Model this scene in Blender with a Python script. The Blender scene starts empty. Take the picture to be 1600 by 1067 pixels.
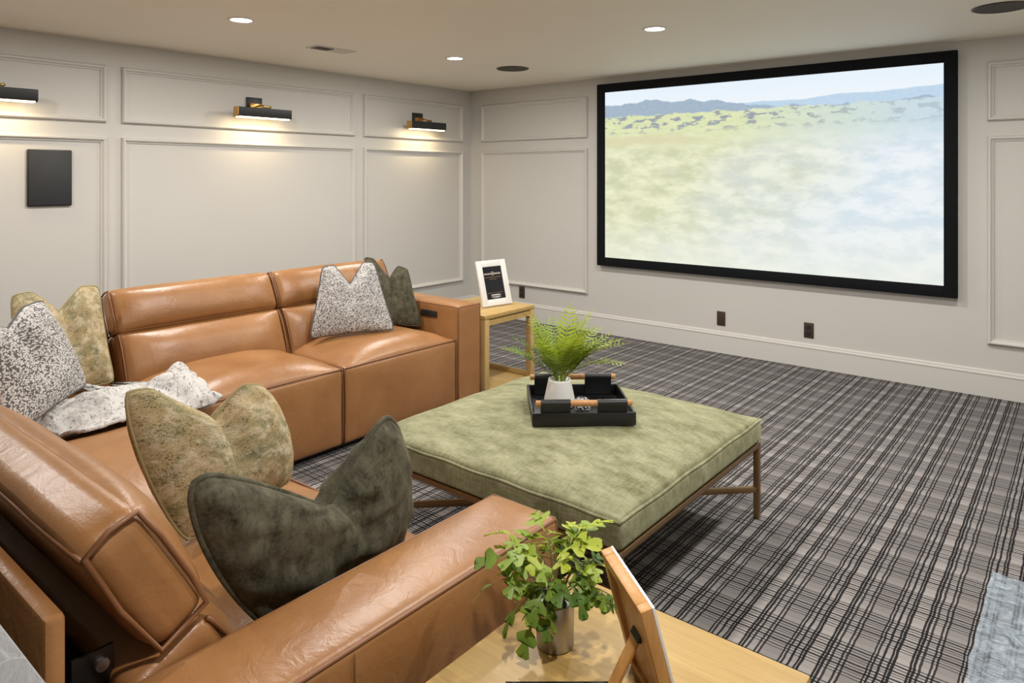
import bpy, bmesh, math, random
from mathutils import Vector, Matrix, noise
random.seed(7)
D = bpy.data; SC = bpy.context.scene; COL = SC.collection
R = math.radians

# ------------------------------------------------------------------ camera, world, exposure
cam_d = D.cameras.new('camera'); cam = D.objects.new('camera', cam_d); COL.objects.link(cam)
cam_d.sensor_width = 36; cam_d.lens = 36 * 1102.3 / 1600; cam_d.shift_y = -(533.5 - 276.2) / 1600
cam_d.clip_start = 0.03
cam.location = (0, 0, 1.495); cam.rotation_euler = (R(90), 0, R(39.41)); SC.camera = cam
w = D.worlds.new('world'); SC.world = w; w.use_nodes = True
w.node_tree.nodes['Background'].inputs[0].default_value = (0.9, 0.95, 1, 1)
w.node_tree.nodes['Background'].inputs[1].default_value = 0.3
vs = SC.view_settings; vs.view_transform = 'Standard'; vs.look = 'None'; vs.gamma = 1; vs.use_curve_mapping = False
vs.exposure = 0.0
DOWN_W = 27.0; DOWN_COL = (1.0, 0.965, 0.91)
PIC_W = 2.7; PIC_COL = (1.0, 0.76, 0.44)
SCREEN_E = 1.0

# room, metres; camera stands at x=0 y=0
XL, XR, YF, YB, ZC = -5.326, 1.0, 5.765, -3.2, 2.44

# ------------------------------------------------------------------ node helper
class NT:
    def __init__(s, name):
        s.m = D.materials.new(name); s.m.use_nodes = True; s.t = s.m.node_tree; s.n = s.t.nodes
        s.b = s.n['Principled BSDF']; s.out = s.n['Material Output']
    def add(s, typ, **kw):
        nd = s.n.new(typ)
        for k, v in kw.items():
            if k.startswith('i_'):
                s.set(nd, k[2:], v)
            else: setattr(nd, k, v)
        return nd
    def set(s, nd, key, v):
        key = int(key) if key.isdigit() else key.replace('_', ' ')
        inp = nd.inputs[key]
        if isinstance(v, bpy.types.NodeSocket): s.t.links.new(v, inp)
        else:
            if hasattr(inp, 'default_value'):
                try: inp.default_value = v
                except Exception: inp.default_value = (*v, 1)
    def math(s, op, a, b=0.0, c=0.0, clamp=False):
        nd = s.add('ShaderNodeMath', operation=op, use_clamp=clamp)
        s.set(nd, '0', a); s.set(nd, '1', b); s.set(nd, '2', c); return nd.outputs[0]
    def mix(s, f, a, b, mode='MIX'):
        nd = s.add('ShaderNodeMix', data_type='RGBA', blend_type=mode)
        s.set(nd, '0', f)
        for i, v in ((6, a), (7, b)):
            if isinstance(v, bpy.types.NodeSocket): s.t.links.new(v, nd.inputs[i])
            else: nd.inputs[i].default_value = (*v[:3], 1)
        return nd.outputs[2]
    def ramp(s, f, stops, interp='LINEAR'):
        nd = s.add('ShaderNodeValToRGB'); cr = nd.color_ramp; cr.interpolation = interp
        while len(cr.elements) < len(stops): cr.elements.new(0.5)
        for e, (p, c) in zip(cr.elements, stops):
            e.position = p; e.color = (c, c, c, 1) if not hasattr(c, '__len__') else (*c, 1)
        s.set(nd, '0', f); return nd.outputs[0]
    def coord(s, kind='Object'):
        if kind == 'Position': return s.add('ShaderNodeNewGeometry').outputs['Position']
        return s.add('ShaderNodeTexCoord').outputs[kind]
    def mapping(s, v, scale=(1, 1, 1), loc=(0, 0, 0), rot=(0, 0, 0)):
        return s.add('ShaderNodeMapping', i_Vector=v, i_Scale=scale, i_Location=loc, i_Rotation=rot).outputs[0]
    def noise(s, v, scale, detail=3, rough=0.5, out=0, dist=0.0):
        return s.add('ShaderNodeTexNoise', i_Vector=v, i_Scale=scale, i_Detail=detail, i_Roughness=rough, i_Distortion=dist).outputs[out]
    def voro(s, v, scale, feature='F1', out=0, rnd=1.0):
        return s.add('ShaderNodeTexVoronoi', feature=feature, i_Vector=v, i_Scale=scale, i_Randomness=rnd).outputs[out]
    def sep(s, v):
        return s.add('ShaderNodeSeparateXYZ', i_0=v).outputs
    def bump(s, h, strength=0.2, dist=0.01, normal=None):
        nd = s.add('ShaderNodeBump', i_Strength=strength, i_Distance=dist, i_Height=h)
        if normal is not None: s.set(nd, 'Normal', normal)
        return nd.outputs[0]
    def p(s, **kw):
        for k, v in kw.items(): s.set(s.b, k, v)
        return s.m

def simple(name, col, rough=0.5, metal=0.0, **kw):
    n = NT(name); n.p(Base_Color=(*col, 1), Roughness=rough, Metallic=metal, **kw); return n.m

def m_wall(name, col, bs=0.04):
    n = NT(name); P = n.coord('Position')
    c = n.mix(n.noise(P, 1.3, 2), [x * 0.97 for x in col], [min(1, x * 1.03) for x in col])
    n.p(Base_Color=c, Roughness=0.6, Normal=n.bump(n.noise(P, 260, 2), bs, 0.002)); return n.m

def m_carpet():
    n = NT('plaid_carpet'); P = n.coord('Position')
    wob = n.noise(P, 15, 2, out=1); wv = n.add('ShaderNodeVectorMath', operation='MULTIPLY_ADD')
    n.set(wv, '0', wob); n.set(wv, '1', (0.009, 0.007, 0)); n.set(wv, '2', P)
    x, y, z = n.sep(wv.outputs[0])
    px, py = 0.2226, 0.2265
    fx = n.math('FRACT', n.math('DIVIDE', n.math('ADD', x, 10 * px + 0.525 + 0.002), px))
    fy = n.math('FRACT', n.math('DIVIDE', n.math('ADD', y, 40 * py - 2.715 + 0.03), py))
    def lines(f, period, ls, base):
        st = [(0.0, base(0))]
        for a, wd, d in ls:
            st += [(a / period, d), ((a + wd) / period, base((a + wd) / period))]
        return n.ramp(f, st, 'CONSTANT')
    lx = lines(fx, px, [(0.000, .0060, .05), (.010, .0060, .06), (.027, .0075, .04), (.048, .0060, .04), (.057, .0075, .04),
                        (.100, .0075, .04), (.110, .0075, .04), (.124, .0065, .10), (.150, .0060, .08), (.162, .0065, .06)],
               lambda q: .74 if q > .74 else (1.0 if .55 > q > .27 else .90))
    ys = [(.036, .0046, .16), (.049, .0050, .10), (.064, .0046, .20), (.075, .0085, .05), (.092, .0048, .16), (.106, .0080, .07),
          (.124, .0048, .16), (.136, .0048, .2), (.148, .0085, .05), (.166, .0048, .14), (.180, .0080, .07), (.197, .0048, .18)]
    ly = lines(fy, py, ys, lambda q: .84 if q < .17 or q > .92 else .97)
    d = n.math('MULTIPLY', lx, ly)
    g = n.noise(P, 420, 2, 0.6)
    d = n.math('MULTIPLY', d, n.math('MULTIPLY_ADD', g, 1.0, 0.5))
    d = n.math('MULTIPLY', d, n.math('MULTIPLY_ADD', n.noise(P, 2.2, 2), 0.25, 0.87))
    c = n.mix(d, (0.011, 0.010, 0.011), (0.335, 0.312, 0.305))
    n.p(Base_Color=c, Roughness=0.95, Normal=n.bump(n.math('ADD', g, n.noise(P, 140, 2)), 0.5, 0.004))
    n.set(n.b, 'Specular IOR Level', 0.1); return n.m

def m_leather():
    n = NT('tan_leather'); P = n.coord('Position')
    a = n.noise(P, 3.5, 4, 0.6); f = n.noise(P, 40, 3, 0.6)
    c = n.mix(n.ramp(a, [(0.3, 0), (0.7, 1)]), (0.275, 0.122, 0.042), (0.370, 0.180, 0.066))
    c = n.mix(n.math('MULTIPLY', f, 0.25), c, (0.22, 0.09, 0.032))
    grain = n.voro(P, 420, 'DISTANCE_TO_EDGE'); grain = n.math('MINIMUM', grain, 0.25)
    wr = n.noise(n.mapping(P, (1, 1, 1.0)), 16, 4, 0.62, dist=0.8)
    nb = n.bump(grain, 0.12, 0.002); nb = n.bump(wr, 0.22, 0.010, nb)
    n.p(Base_Color=c, Roughness=n.math('MULTIPLY_ADD', a, 0.16, 0.27), Normal=nb); n.set(n.b, 'Specular IOR Level', 0.55)
    return n.m

def m_wood(name, c1, c2, axis=0, rough=0.42, sc=1.0):
    n = NT(name); P = n.coord('Position')
    s = [10 * sc] * 3; s[axis] = 0.9 * sc
    v = n.mapping(P, tuple(s)); a = n.noise(v, 2.2, 5, 0.6, dist=0.9)
    s2 = [120 * sc] * 3; s2[axis] = 5 * sc
    b = n.noise(n.mapping(P, tuple(s2)), 1.4, 3)
    c = n.mix(n.ramp(a, [(0.32, 0), (0.68, 1)]), c1, c2)
    c = n.mix(n.math('MULTIPLY', n.ramp(b, [(0.45, 0), (0.7, 1)]), 0.28), c, [x * 0.62 for x in c1])
    n.p(Base_Color=c, Roughness=rough, Normal=n.bump(b, 0.06, 0.002)); return n.m

def m_velvet(name, c1, c2, streak=True, sc=1.0):
    n = NT(name); P = n.coord('Position')
    a = n.noise(n.mapping(P, (1, 2.2, 1.4), rot=(0, 0, R(35))), 6 * sc, 6, 0.68, dist=0.15)
    st = n.noise(n.mapping(P, (26, 150, 150), rot=(0, 0, R(35))), 1.0, 3)
    st2 = n.noise(n.mapping(P, (150, 26, 26), rot=(0, 0, R(35))), 1.0, 3)
    f = n.math('ADD', n.math('MULTIPLY', a, 0.62), n.math('MULTIPLY', n.math('ADD', st, st2), 0.19))
    c = n.mix(n.ramp(f, [(0.36, 0), (0.62, 1)]), c1, c2)
    n.p(Base_Color=c, Roughness=0.8, Normal=n.bump(n.math('ADD', st, st2), 0.18, 0.002))
    n.set(n.b, 'Sheen Weight', 0.35); n.set(n.b, 'Sheen Roughness', 0.4); n.set(n.b, 'Sheen Tint', (*[min(1, x * 2.2) for x in c2], 1))
    n.set(n.b, 'Specular IOR Level', 0.15); return n.m

def m_spotted():
    n = NT('spotted_weave'); U = n.coord('UV'); v = n.mapping(U, (1.0, 1.5, 1))
    big = n.noise(U, 6, 2)
    wv = n.add('ShaderNodeVectorMath', operation='MULTIPLY_ADD'); n.set(wv, '0', n.noise(U, 30, 2, out=1)); n.set(wv, '1', (.012, .012, 0)); n.set(wv, '2', v)
    d = n.voro(wv.outputs[0], 105, 'F1', rnd=0.85)
    th = n.math('MULTIPLY_ADD', big, 0.20, 0.45)
    k = n.math('SUBTRACT', d, th); k = n.ramp(n.math('MULTIPLY_ADD', k, 4, 0.5), [(0.3, 0), (0.7, 1)])
    c = n.mix(k, (0.62, 0.60, 0.58), (0.11, 0.105, 0.11))
    n.p(Base_Color=c, Roughness=0.9, Normal=n.bump(n.math('SUBTRACT', 1.0, d), 0.35, 0.003)); return n.m

def m_tapestry():
    n = NT('tapestry_weave'); U = n.coord('UV')
    a = n.noise(U, 17, 8, 0.78, dist=0.3); b = n.noise(n.mapping(U, loc=(3, 7, 0)), 9, 6, 0.75); e = n.noise(n.mapping(U, loc=(9, 2, 0)), 20, 8, 0.8)
    th = n.noise(n.mapping(U, (520, 170, 1)), 1.0, 2); th2 = n.noise(n.mapping(U, (150, 560, 1)), 1.0, 2)
    tn = n.math('MULTIPLY', n.math('SUBTRACT', n.math('MULTIPLY', n.math('ADD', th, th2), 0.5), 0.5), 1.5)
    c = n.mix(n.ramp(n.math('ADD', b, tn), [(0.42, 0), (0.56, 1)]), (0.47, 0.34, 0.175), (0.20, 0.195, 0.09))
    c = n.mix(n.ramp(n.math('ADD', a, tn), [(0.52, 0), (0.60, 1)]), c, (0.62, 0.56, 0.42))
    c = n.mix(n.ramp(n.math('ADD', e, tn), [(0.56, 0), (0.66, 1)]), c, (0.085, 0.082, 0.042))
    n.p(Base_Color=c, Roughness=0.92, Normal=n.bump(n.math('ADD', th, th2), 0.35, 0.003)); return n.m

def m_fur():
    n = NT('mottled_fur'); P = n.coord('Position')
    a = n.noise(n.mapping(P, (1, 1.6, 1), rot=(0, 0, R(30))), 16, 5, 0.7, dist=1.2); f = n.noise(P, 220, 3, 0.7)
    b = n.noise(n.mapping(P, (1, 2.4, 1), rot=(0, 0, R(60))), 34, 4, 0.7, dist=0.8)
    k = n.math('MULTIPLY', n.ramp(a, [(0.44, 0), (0.56, 1)]), n.ramp(b, [(0.48, 0), (0.58, 1)]))
    c = n.mix(k, (0.66, 0.635, 0.61), (0.10, 0.095, 0.105))
    c = n.mix(n.math('MULTIPLY', f, 0.25), c, (0.5, 0.48, 0.46))
    n.p(Base_Color=c, Roughness=0.95, Normal=n.bump(n.math('ADD', f, n.noise(P, 60, 3)), 0.8, 0.006))
    n.set(n.b, 'Sheen Weight', 0.4); return n.m

def m_leaf(name, c1, c2):
    n = NT(name); r = n.add('ShaderNodeObjectInfo').outputs['Random']; P = n.coord('Position')
    f = n.math('ADD', n.math('MULTIPLY', r, 0.75), n.math('MULTIPLY', n.noise(P, 30, 2), 0.3))
    c = n.mix(f, c1, c2)
    n.p(Base_Color=c, Roughness=0.45)
    tr = n.add('ShaderNodeBsdfTranslucent', i_Color=n.mix(0.5, c, (0.5, 0.6, 0.05)))
    mx = n.add('ShaderNodeMixShader', i_0=0.28); n.t.links.new(n.b.outputs[0], mx.inputs[1]); n.t.links.new(tr.outputs[0], mx.inputs[2])
    n.t.links.new(mx.outputs[0], n.out.inputs[0]); return n.m

def m_emit(name, col, e):
    n = NT(name); n.p(Base_Color=(*col, 1), Emission_Color=(*col, 1), Emission_Strength=e); return n.m

def m_screen():
    n = NT('projected_landscape'); U = n.coord('UV'); u, v, _ = n.sep(U)
    aspect = n.mapping(U, (1.77, 1, 1))
    # layers, bottom to top
    blur = n.noise(n.mapping(aspect, (5, 11, 1), rot=(0, 0, R(-8))), 1.3, 4, 0.6)
    blur2 = n.noise(n.mapping(aspect, (3, 5, 1), rot=(0, 0, R(20))), 1.0, 3, 0.55)
    haze = n.math('ADD', n.math('MULTIPLY', u, 1.0), n.math('MULTIPLY', n.math('SUBTRACT', 0.75, v), 0.45))
    haze = n.math('ADD', haze, n.math('MULTIPLY', n.math('SUBTRACT', blur2, 0.5), 0.55))
    hz = n.ramp(haze, [(0.38, 0), (1.25, 1)])
    grass = n.mix(n.ramp(blur, [(0.38, 0), (0.62, 1)]), (0.65, 0.67, 0.44), (0.86, 0.87, 0.63))
    grass = n.mix(n.ramp(blur2, [(0.52, 0), (0.70, 1)]), grass, (0.64, 0.63, 0.45))
    near = n.mix(hz, grass, n.mix(n.ramp(blur, [(0.40, 0), (0.58, 1)]), (0.70, 0.79, 0.85), (0.85, 0.90, 0.93)))
    low = n.ramp(v, [(0.0, 1), (0.30, 0)])
    near = n.mix(n.math('MULTIPLY', low, 0.6), near, (0.88, 0.89, 0.76))
    # brighter field under the foothills with bushes
    fl = n.noise(n.mapping(aspect, (6, 26, 1)), 1.2, 4, 0.6)
    field = n.mix(fl, (0.60, 0.68, 0.36), (0.90, 0.91, 0.60))
    field = n.mix(n.ramp(u, [(0.45, 0), (0.95, 1)]), field, (0.60, 0.73, 0.80))
    bn = n.noise(n.mapping(aspect, (13, 34, 1)), 1.0, 4, 0.62)
    band = n.math('MULTIPLY', n.ramp(v, [(0.72, 0), (0.76, 0.8), (0.80, 1), (0.86, 0.9)]), n.ramp(u, [(0.55, 1), (0.85, 0.45)]))
    bush = n.math('MULTIPLY', n.ramp(bn, [(0.53, 0), (0.58, 1)]), band)
    field = n.mix(bush, field, (0.33, 0.37, 0.42))
    ve = n.math('ADD', v, n.math('MULTIPLY', n.math('SUBTRACT', fl, 0.5), 0.05))
    c = n.mix(n.ramp(ve, [(0.62, 0), (0.76, 1)]), near, field)
    # brown strip at left
    br = n.math('MULTIPLY', n.ramp(ve, [(0.66, 0), (0.69, 1), (0.71, 1), (0.735, 0)]), n.ramp(u, [(0.25, 1), (0.42, 0)]))
    c = n.mix(n.math('MULTIPLY', br, 0.6), c, (0.73, 0.66, 0.42))
    # mountains
    ux = n.add('ShaderNodeCombineXYZ', i_0=u).outputs[0]
    r1 = n.math('MULTIPLY_ADD', n.noise(ux, 9, 4, 0.5), 0.11, 0.865)
    r1 = n.math('SUBTRACT', r1, n.math('MULTIPLY', n.ramp(u, [(0.30, 0), (0.62, 1)]), 0.075))
    r2 = n.math('MULTIPLY_ADD', n.noise(n.mapping(ux, loc=(4, 0, 0)), 5, 4, 0.5), 0.05, 0.845)
    r2 = n.math('ADD', r2, n.math('MULTIPLY', n.ramp(u, [(0.45, 0), (1.0, 1)]), 0.035))
    base = n.math('MULTIPLY_ADD', n.noise(ux, 14, 3), 0.06, 0.815)
    mt = n.noise(n.mapping(aspect, (40, 60, 1)), 1.0, 4, 0.7)
    sky = n.mix(n.ramp(v, [(0.86, 0), (1.0, 1)]), (0.86, 0.93, 0.97), (0.76, 0.87, 0.98))
    sky = n.mix(n.math('MULTIPLY', n.noise(n.mapping(aspect, (3, 14, 1)), 1.0, 3), 0.5), sky, (0.92, 0.95, 0.97))
    far = n.mix(mt, (0.46, 0.62, 0.80), (0.62, 0.76, 0.88)); nearm = n.mix(mt, (0.30, 0.40, 0.53), (0.48, 0.58, 0.66))
    def below(h, soft=0.006): return n.math('DIVIDE', n.math('SUBTRACT', h, v), soft, clamp=True)
    top = n.mix(below(r2), sky, far); top = n.mix(below(r1), top, nearm)
    c = n.mix(below(base), top, c)
    n.p(Base_Color=(0, 0, 0, 1), Roughness=0.9, Emission_Color=c, Emission_Strength=SCREEN_E)
    n.set(n.b, 'Specular IOR Level', 0.0); return n.m

def m_stone():
    n = NT('grey_stone'); P = n.coord('Position')
    a = n.noise(P, 9, 6, 0.65, dist=1.5); v = n.voro(n.mapping(P, (1, 1, 1)), 7, 'DISTANCE_TO_EDGE')
    c = n.mix(a, (0.13, 0.13, 0.135), (0.24, 0.24, 0.245)); c = n.mix(n.ramp(v, [(0.0, 0.5), (0.02, 0)]), c, (0.34, 0.34, 0.34))
    n.p(Base_Color=c, Roughness=0.4, Normal=n.bump(a, 0.3, 0.01)); return n.m

def m_film():
    n = NT('clear_film'); P = n.coord('Position')
    a = n.noise(n.mapping(P, (1, 1, 1)), 14, 5, 0.65, dist=1.5)
    nb = n.bump(n.noise(P, 30, 5, 0.65, dist=1.0), 1.0, 0.02)
    n.p(Base_Color=(0.55, 0.66, 0.78, 1), Roughness=0.14, Normal=nb)
    tr = n.add('ShaderNodeBsdfTransparent', i_Color=(0.93, 0.96, 1.0, 1))
    f = n.ramp(a, [(0.35, 0.22), (0.70, 0.75)])
    mx = n.add('ShaderNodeMixShader', i_0=f); n.t.links.new(tr.outputs[0], mx.inputs[1]); n.t.links.new(n.b.outputs[0], mx.inputs[2])
    n.t.links.new(mx.outputs[0], n.out.inputs[0]); return n.m

M = dict(
    wall=m_wall('greige_paint', (0.58, 0.565, 0.535)), ceil=m_wall('ceiling_paint', (0.90, 0.84, 0.73), 0.06), trim=m_wall('greige_trim_paint', (0.62, 0.605, 0.575), 0.0),
    carpet=m_carpet(), leather=m_leather(), pipe=simple('leather_piping', (0.20, 0.082, 0.032), 0.42),
    oak=m_wood('honey_oak', (0.40, 0.250, 0.078), (0.505, 0.340, 0.120), 0), oakv=m_wood('honey_oak_upright', (0.47, 0.29, 0.11), (0.57, 0.385, 0.16), 2),
    pine=m_wood('pine_backing', (0.50, 0.235, 0.065), (0.62, 0.33, 0.11), 2, sc=2.0), rodwood=m_wood('rod_wood', (0.42, 0.20, 0.07), (0.58, 0.31, 0.12), 0, sc=3.0),
    olive=m_velvet('olive_chenille', (0.120, 0.122, 0.056), (0.335, 0.330, 0.208)), moss=m_velvet('moss_velvet', (0.024, 0.022, 0.013), (0.125, 0.115, 0.078), sc=2.2),
    spot=m_spotted(), tapestry=m_tapestry(), fur=m_fur(),
    bronze=simple('bronze_metal', (0.30, 0.19, 0.095), 0.38, 0.85), brass=simple('brass', (0.62, 0.36, 0.11), 0.28, 1.0),
    black=simple('black_metal', (0.016, 0.017, 0.019), 0.45), blackpl=simple('black_plastic', (0.012, 0.012, 0.013), 0.5), speaker=simple('speaker_grille_black', (0.022, 0.023, 0.026), 0.6),
    brown=simple('bronze_plate', (0.045, 0.028, 0.018), 0.45), grille=simple('dark_grille', (0.05, 0.04, 0.033), 0.7),
    velvetblack=simple('black_velvet_frame', (0.006, 0.007, 0.009), 0.8, Specular_IOR_Level=0.15), white=simple('white_lacquer', (0.80, 0.79, 0.77), 0.35), ceramic=simple('white_ceramic', (0.88, 0.87, 0.85), 0.25),
    plastic=simple('white_plastic', (0.70, 0.67, 0.60), 0.5), trayblk=simple('black_tray_lacquer', (0.008, 0.008, 0.009), 0.35), strap=simple('black_leather_strap', (0.010, 0.010, 0.012), 0.4),
    steel=simple('brushed_steel', (0.50, 0.485, 0.475), 0.42, 0.9), darksteel=simple('dark_steel', (0.10, 0.09, 0.085), 0.4, 0.9), soil=simple('dark_moss_soil', (0.035, 0.032, 0.014), 0.95),
    fern=m_leaf('fern_green', (0.12, 0.22, 0.02), (0.46, 0.52, 0.045)), ferndark=m_leaf('fern_dark_green', (0.022, 0.075, 0.012), (0.09, 0.19, 0.02)), upperleaf=m_leaf('upper_leaf_green', (0.20, 0.33, 0.03), (0.50, 0.56, 0.05)), leaf=m_leaf('lobed_leaf_green', (0.035, 0.115, 0.022), (0.30, 0.42, 0.04)), stem=simple('plant_stem', (0.08, 0.15, 0.03), 0.5),
    ink=simple('black_print', (0.012, 0.013, 0.017), 0.2), inkwhite=simple('white_print', (0.75, 0.75, 0.75), 0.6), inkgold=simple('bronze_print', (0.30, 0.16, 0.07), 0.6),
    lens=m_emit('downlight_lens', (1.0, 0.97, 0.92), 14.0), strip=m_emit('picture_light_strip', (1.0, 0.80, 0.50), 6.0), screen=m_screen(), stone=m_stone(), film=m_film(),
    dark=simple('dark_void', (0.01, 0.01, 0.01), 0.9), cab=simple('dark_cabinet_paint', (0.05, 0.05, 0.055), 0.5))
# dotted ball
_n = NT('dotted_ceramic'); _d = _n.voro(_n.coord('Position'), 130, 'F1')
_n.p(Base_Color=_n.mix(_n.ramp(_d, [(0.48, 1), (0.56, 0)]), (0.03, 0.03, 0.05), (0.75, 0.75, 0.76)), Roughness=0.3); M['dots'] = _n.m

# ------------------------------------------------------------------ mesh helpers
def tag(o, label=None, cat=None, group=None, kind=None):
    for k, v in (('label', label), ('category', cat), ('group', group), ('kind', kind)):
        if v: o[k] = v
    return o
def thing(name, loc, label, cat, group=None, rz=0.0):
    o = D.objects.new(name, None); COL.objects.link(o); o.location = loc; o.rotation_euler = (0, 0, rz); o.empty_display_size = 0.05
    return tag(o, label, cat, group)
def link(name, me, mat=None, parent=None):
    o = D.objects.new(name, me); COL.objects.link(o)
    if mat is not None and not me.materials: me.materials.append(mat)
    if parent is not None:
        o.parent = parent
        # geometry is written in world space: undo the parent's placement
        pm = Matrix.Identity(4); q = parent; chain = []
        while q is not None: chain.append(q); q = q.parent
        for q in reversed(chain): pm = pm @ (q.matrix_parent_inverse @ Matrix.LocRotScale(q.location, q.rotation_euler, q.scale))
        o.matrix_parent_inverse = pm.inverted()
    return o
def mesh(name, verts, faces, mat, parent=None, smooth=False, uvs=None, fix=True):
    me = D.meshes.new(name); me.from_pydata([tuple(v) for v in verts], [], faces)
    if uvs is not None:
        l = me.uv_layers.new(name='UVMap')
        for lp in me.loops: l.data[lp.index].uv = uvs[lp.vertex_index]
    if fix:
        bm = bmesh.new(); bm.from_mesh(me); bmesh.ops.recalc_face_normals(bm, faces=bm.faces); bm.to_mesh(me); bm.free()
    if smooth: me.polygons.foreach_set('use_smooth', [True] * len(me.polygons))
    me.update(); return link(name, me, mat, parent)
class MB:
    """collects primitives into one mesh"""
    def __init__(s): s.v = []; s.f = []
    def add(s, v, f):
        b = len(s.v); s.v += [tuple(x) for x in v]; s.f += [tuple(i + b for i in q) for q in f]; return s
    def box(s, x0, x1, y0, y1, z0, z1, bev=0.0, M=None):
        c = min(bev, (x1 - x0) / 2.01, (y1 - y0) / 2.01, (z1 - z0) / 2.01)
        if c <= 0:
            v = [(x, y, z) for z in (z0, z1) for y in (y0, y1) for x in (x0, x1)]
            f = [(0, 2, 3, 1), (4, 5, 7, 6), (0, 1, 5, 4), (2, 6, 7, 3), (0, 4, 6, 2), (1, 3, 7, 5)]
        else:
            bm = bmesh.new(); bmesh.ops.create_cube(bm, size=1)
            for q in bm.verts: q.co = Vector(((x0 + x1) / 2 + q.co.x * (x1 - x0), (y0 + y1) / 2 + q.co.y * (y1 - y0), (z0 + z1) / 2 + q.co.z * (z1 - z0)))
            bmesh.ops.bevel(bm, geom=bm.edges[:], offset=c, segments=2, affect='EDGES', profile=0.5)
            bm.verts.index_update(); v = [q.co.copy() for q in bm.verts]; f = [tuple(q.index for q in fc.verts) for fc in bm.faces]; bm.free()
        if M is not None: v = [M @ Vector(q) for q in v]
        return s.add(v, f)
    def tube(s, pts, r, n=8, closed=False, cap=True):
        pts = [Vector(p) for p in pts]; k = len(pts); rr = r if hasattr(r, '__len__') else [r] * k
        v = []; f = []; up = Vector((0, 0, 1)); pn = None
        for i, p in enumerate(pts):
            a = pts[(i - 1) % k] if (closed or i > 0) else p; b = pts[(i + 1) % k] if (closed or i < k - 1) else p
            t = (b - a).normalized() if (b - a).length > 1e-9 else Vector((0, 0, 1))
            if pn is None:
                pn = t.cross(up) if abs(t.dot(up)) < 0.95 else t.cross(Vector((1, 0, 0)))
            pn = (pn - t * pn.dot(t)).normalized(); q = t.cross(pn)
            for j in range(n):
                an = 2 * math.pi * j / n; v.append(p + (pn * math.cos(an) + q * math.sin(an)) * rr[i])
        for i in range(k if closed else k - 1):
            for j in range(n):
                a, b = i * n, ((i + 1) % k) * n; f.append((a + j, a + (j + 1) % n, b + (j + 1) % n, b + j))
        if cap and not closed: f += [tuple(range(n - 1, -1, -1)), tuple(range((k - 1) * n, k * n))]
        return s.add(v, f)
    def lathe(s, prof, c=(0, 0, 0), n=32):
        v = []; f = []
        for r, z in prof:
            for j in range(n):
                a = 2 * math.pi * j / n; v.append((c[0] + r * math.cos(a), c[1] + r * math.sin(a), c[2] + z))
        for i in range(len(prof) - 1):
            for j in range(n): f.append((i * n + j, i * n + (j + 1) % n, (i + 1) * n + (j + 1) % n, (i + 1) * n + j))
        f.append(tuple(range(n - 1, -1, -1))); k = (len(prof) - 1) * n; f.append(tuple(range(k, k + n)))
        return s.add(v, f)
    def build(s, name, mat, parent=None, smooth=False, fix=True): return mesh(name, s.v, s.f, mat, parent, smooth, fix=fix)
def auto_smooth(o, ang=35):
    me = o.data
    me.polygons.foreach_set('use_smooth', [True] * len(me.polygons))
    bm = bmesh.new(); bm.from_mesh(me)
    for e in bm.edges: e.smooth = len(e.link_faces) == 2 and e.calc_face_angle(0) < R(ang)
    bm.to_mesh(me); bm.free(); return o

def soft_box(hx, hy, hz, r, n=14):
    """surface grid of a rounded box with half sizes; returns verts (Vector), unit coords, faces"""
    def ts(h):
        k = 4; a = [-h + r * (1 - math.cos(math.pi / 2 * i / k)) * 1.0 for i in range(k)]
        mid = [-h + r + (2 * h - 2 * r) * i / n for i in range(n + 1)]
        return a + mid + [-x for x in reversed(a)]
    T = [ts(hx), ts(hy), ts(hz)]; H = (hx, hy, hz); idx = {}; V = []; F = []
    def vid(i, j, k):
        key = (i, j, k)
        if key not in idx:
            p = Vector((T[0][i], T[1][j], T[2][k])); q = Vector([max(-H[a] + r, min(H[a] - r, p[a])) for a in range(3)])
            d = p - q; idx[key] = len(V); V.append((q + d.normalized() * r if d.length > 1e-9 else p, Vector([p[a] / H[a] for a in range(3)])))
        return idx[key]
    L = [len(t) for t in T]
    for ax in range(3):
        b, c = [(1, 2), (2, 0), (0, 1)][ax]
        for e in (0, L[ax] - 1):
            for i in range(L[b] - 1):
                for j in range(L[c] - 1):
                    q = []
                    for di, dj in ((0, 0), (1, 0), (1, 1), (0, 1)):
                        k = [0, 0, 0]; k[ax] = e; k[b] = i + di; k[c] = j + dj; q.append(vid(*k))
                    F.append(tuple(q))
    return [p for p, _ in V], [u for _, u in V], F

# ------------------------------------------------------------------ structure
def quad_box(name, x0, x1, y0, y1, z0, z1, mat, label, cat):
    o = MB().box(x0, x1, y0, y1, z0, z1).build(name, mat); return tag(o, label, cat, kind='structure')
TH = 0.12
quad_box('floor', XL - TH, XR + TH, YB - TH, YF + TH, -0.1, 0.0, M['carpet'], 'charcoal and grey plaid carpet covering the whole floor', 'floor')
quad_box('ceiling', XL - TH, XR + TH, YB - TH, YF + TH, ZC, ZC + 0.1, M['ceil'], 'flat beige painted ceiling with recessed lights', 'ceiling')
quad_box('wall_left', XL - TH, XL, YB - TH, YF + TH, 0, ZC, M['wall'], 'greige panelled wall carrying the black picture lights', 'wall')
quad_box('wall_front', XL, XR, YF, YF + TH, 0, ZC, M['wall'], 'greige wall behind the projection screen', 'wall')
quad_box('wall_right', XR, XR + TH, YB - TH, YF + TH, 0, ZC, M['wall'], 'plain greige wall to the right of the screen wall', 'wall')
quad_box('wall_back', XL, XR, YB - TH, YB, 0, ZC, M['wall'], 'plain greige wall at the back of the room', 'wall')
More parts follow.
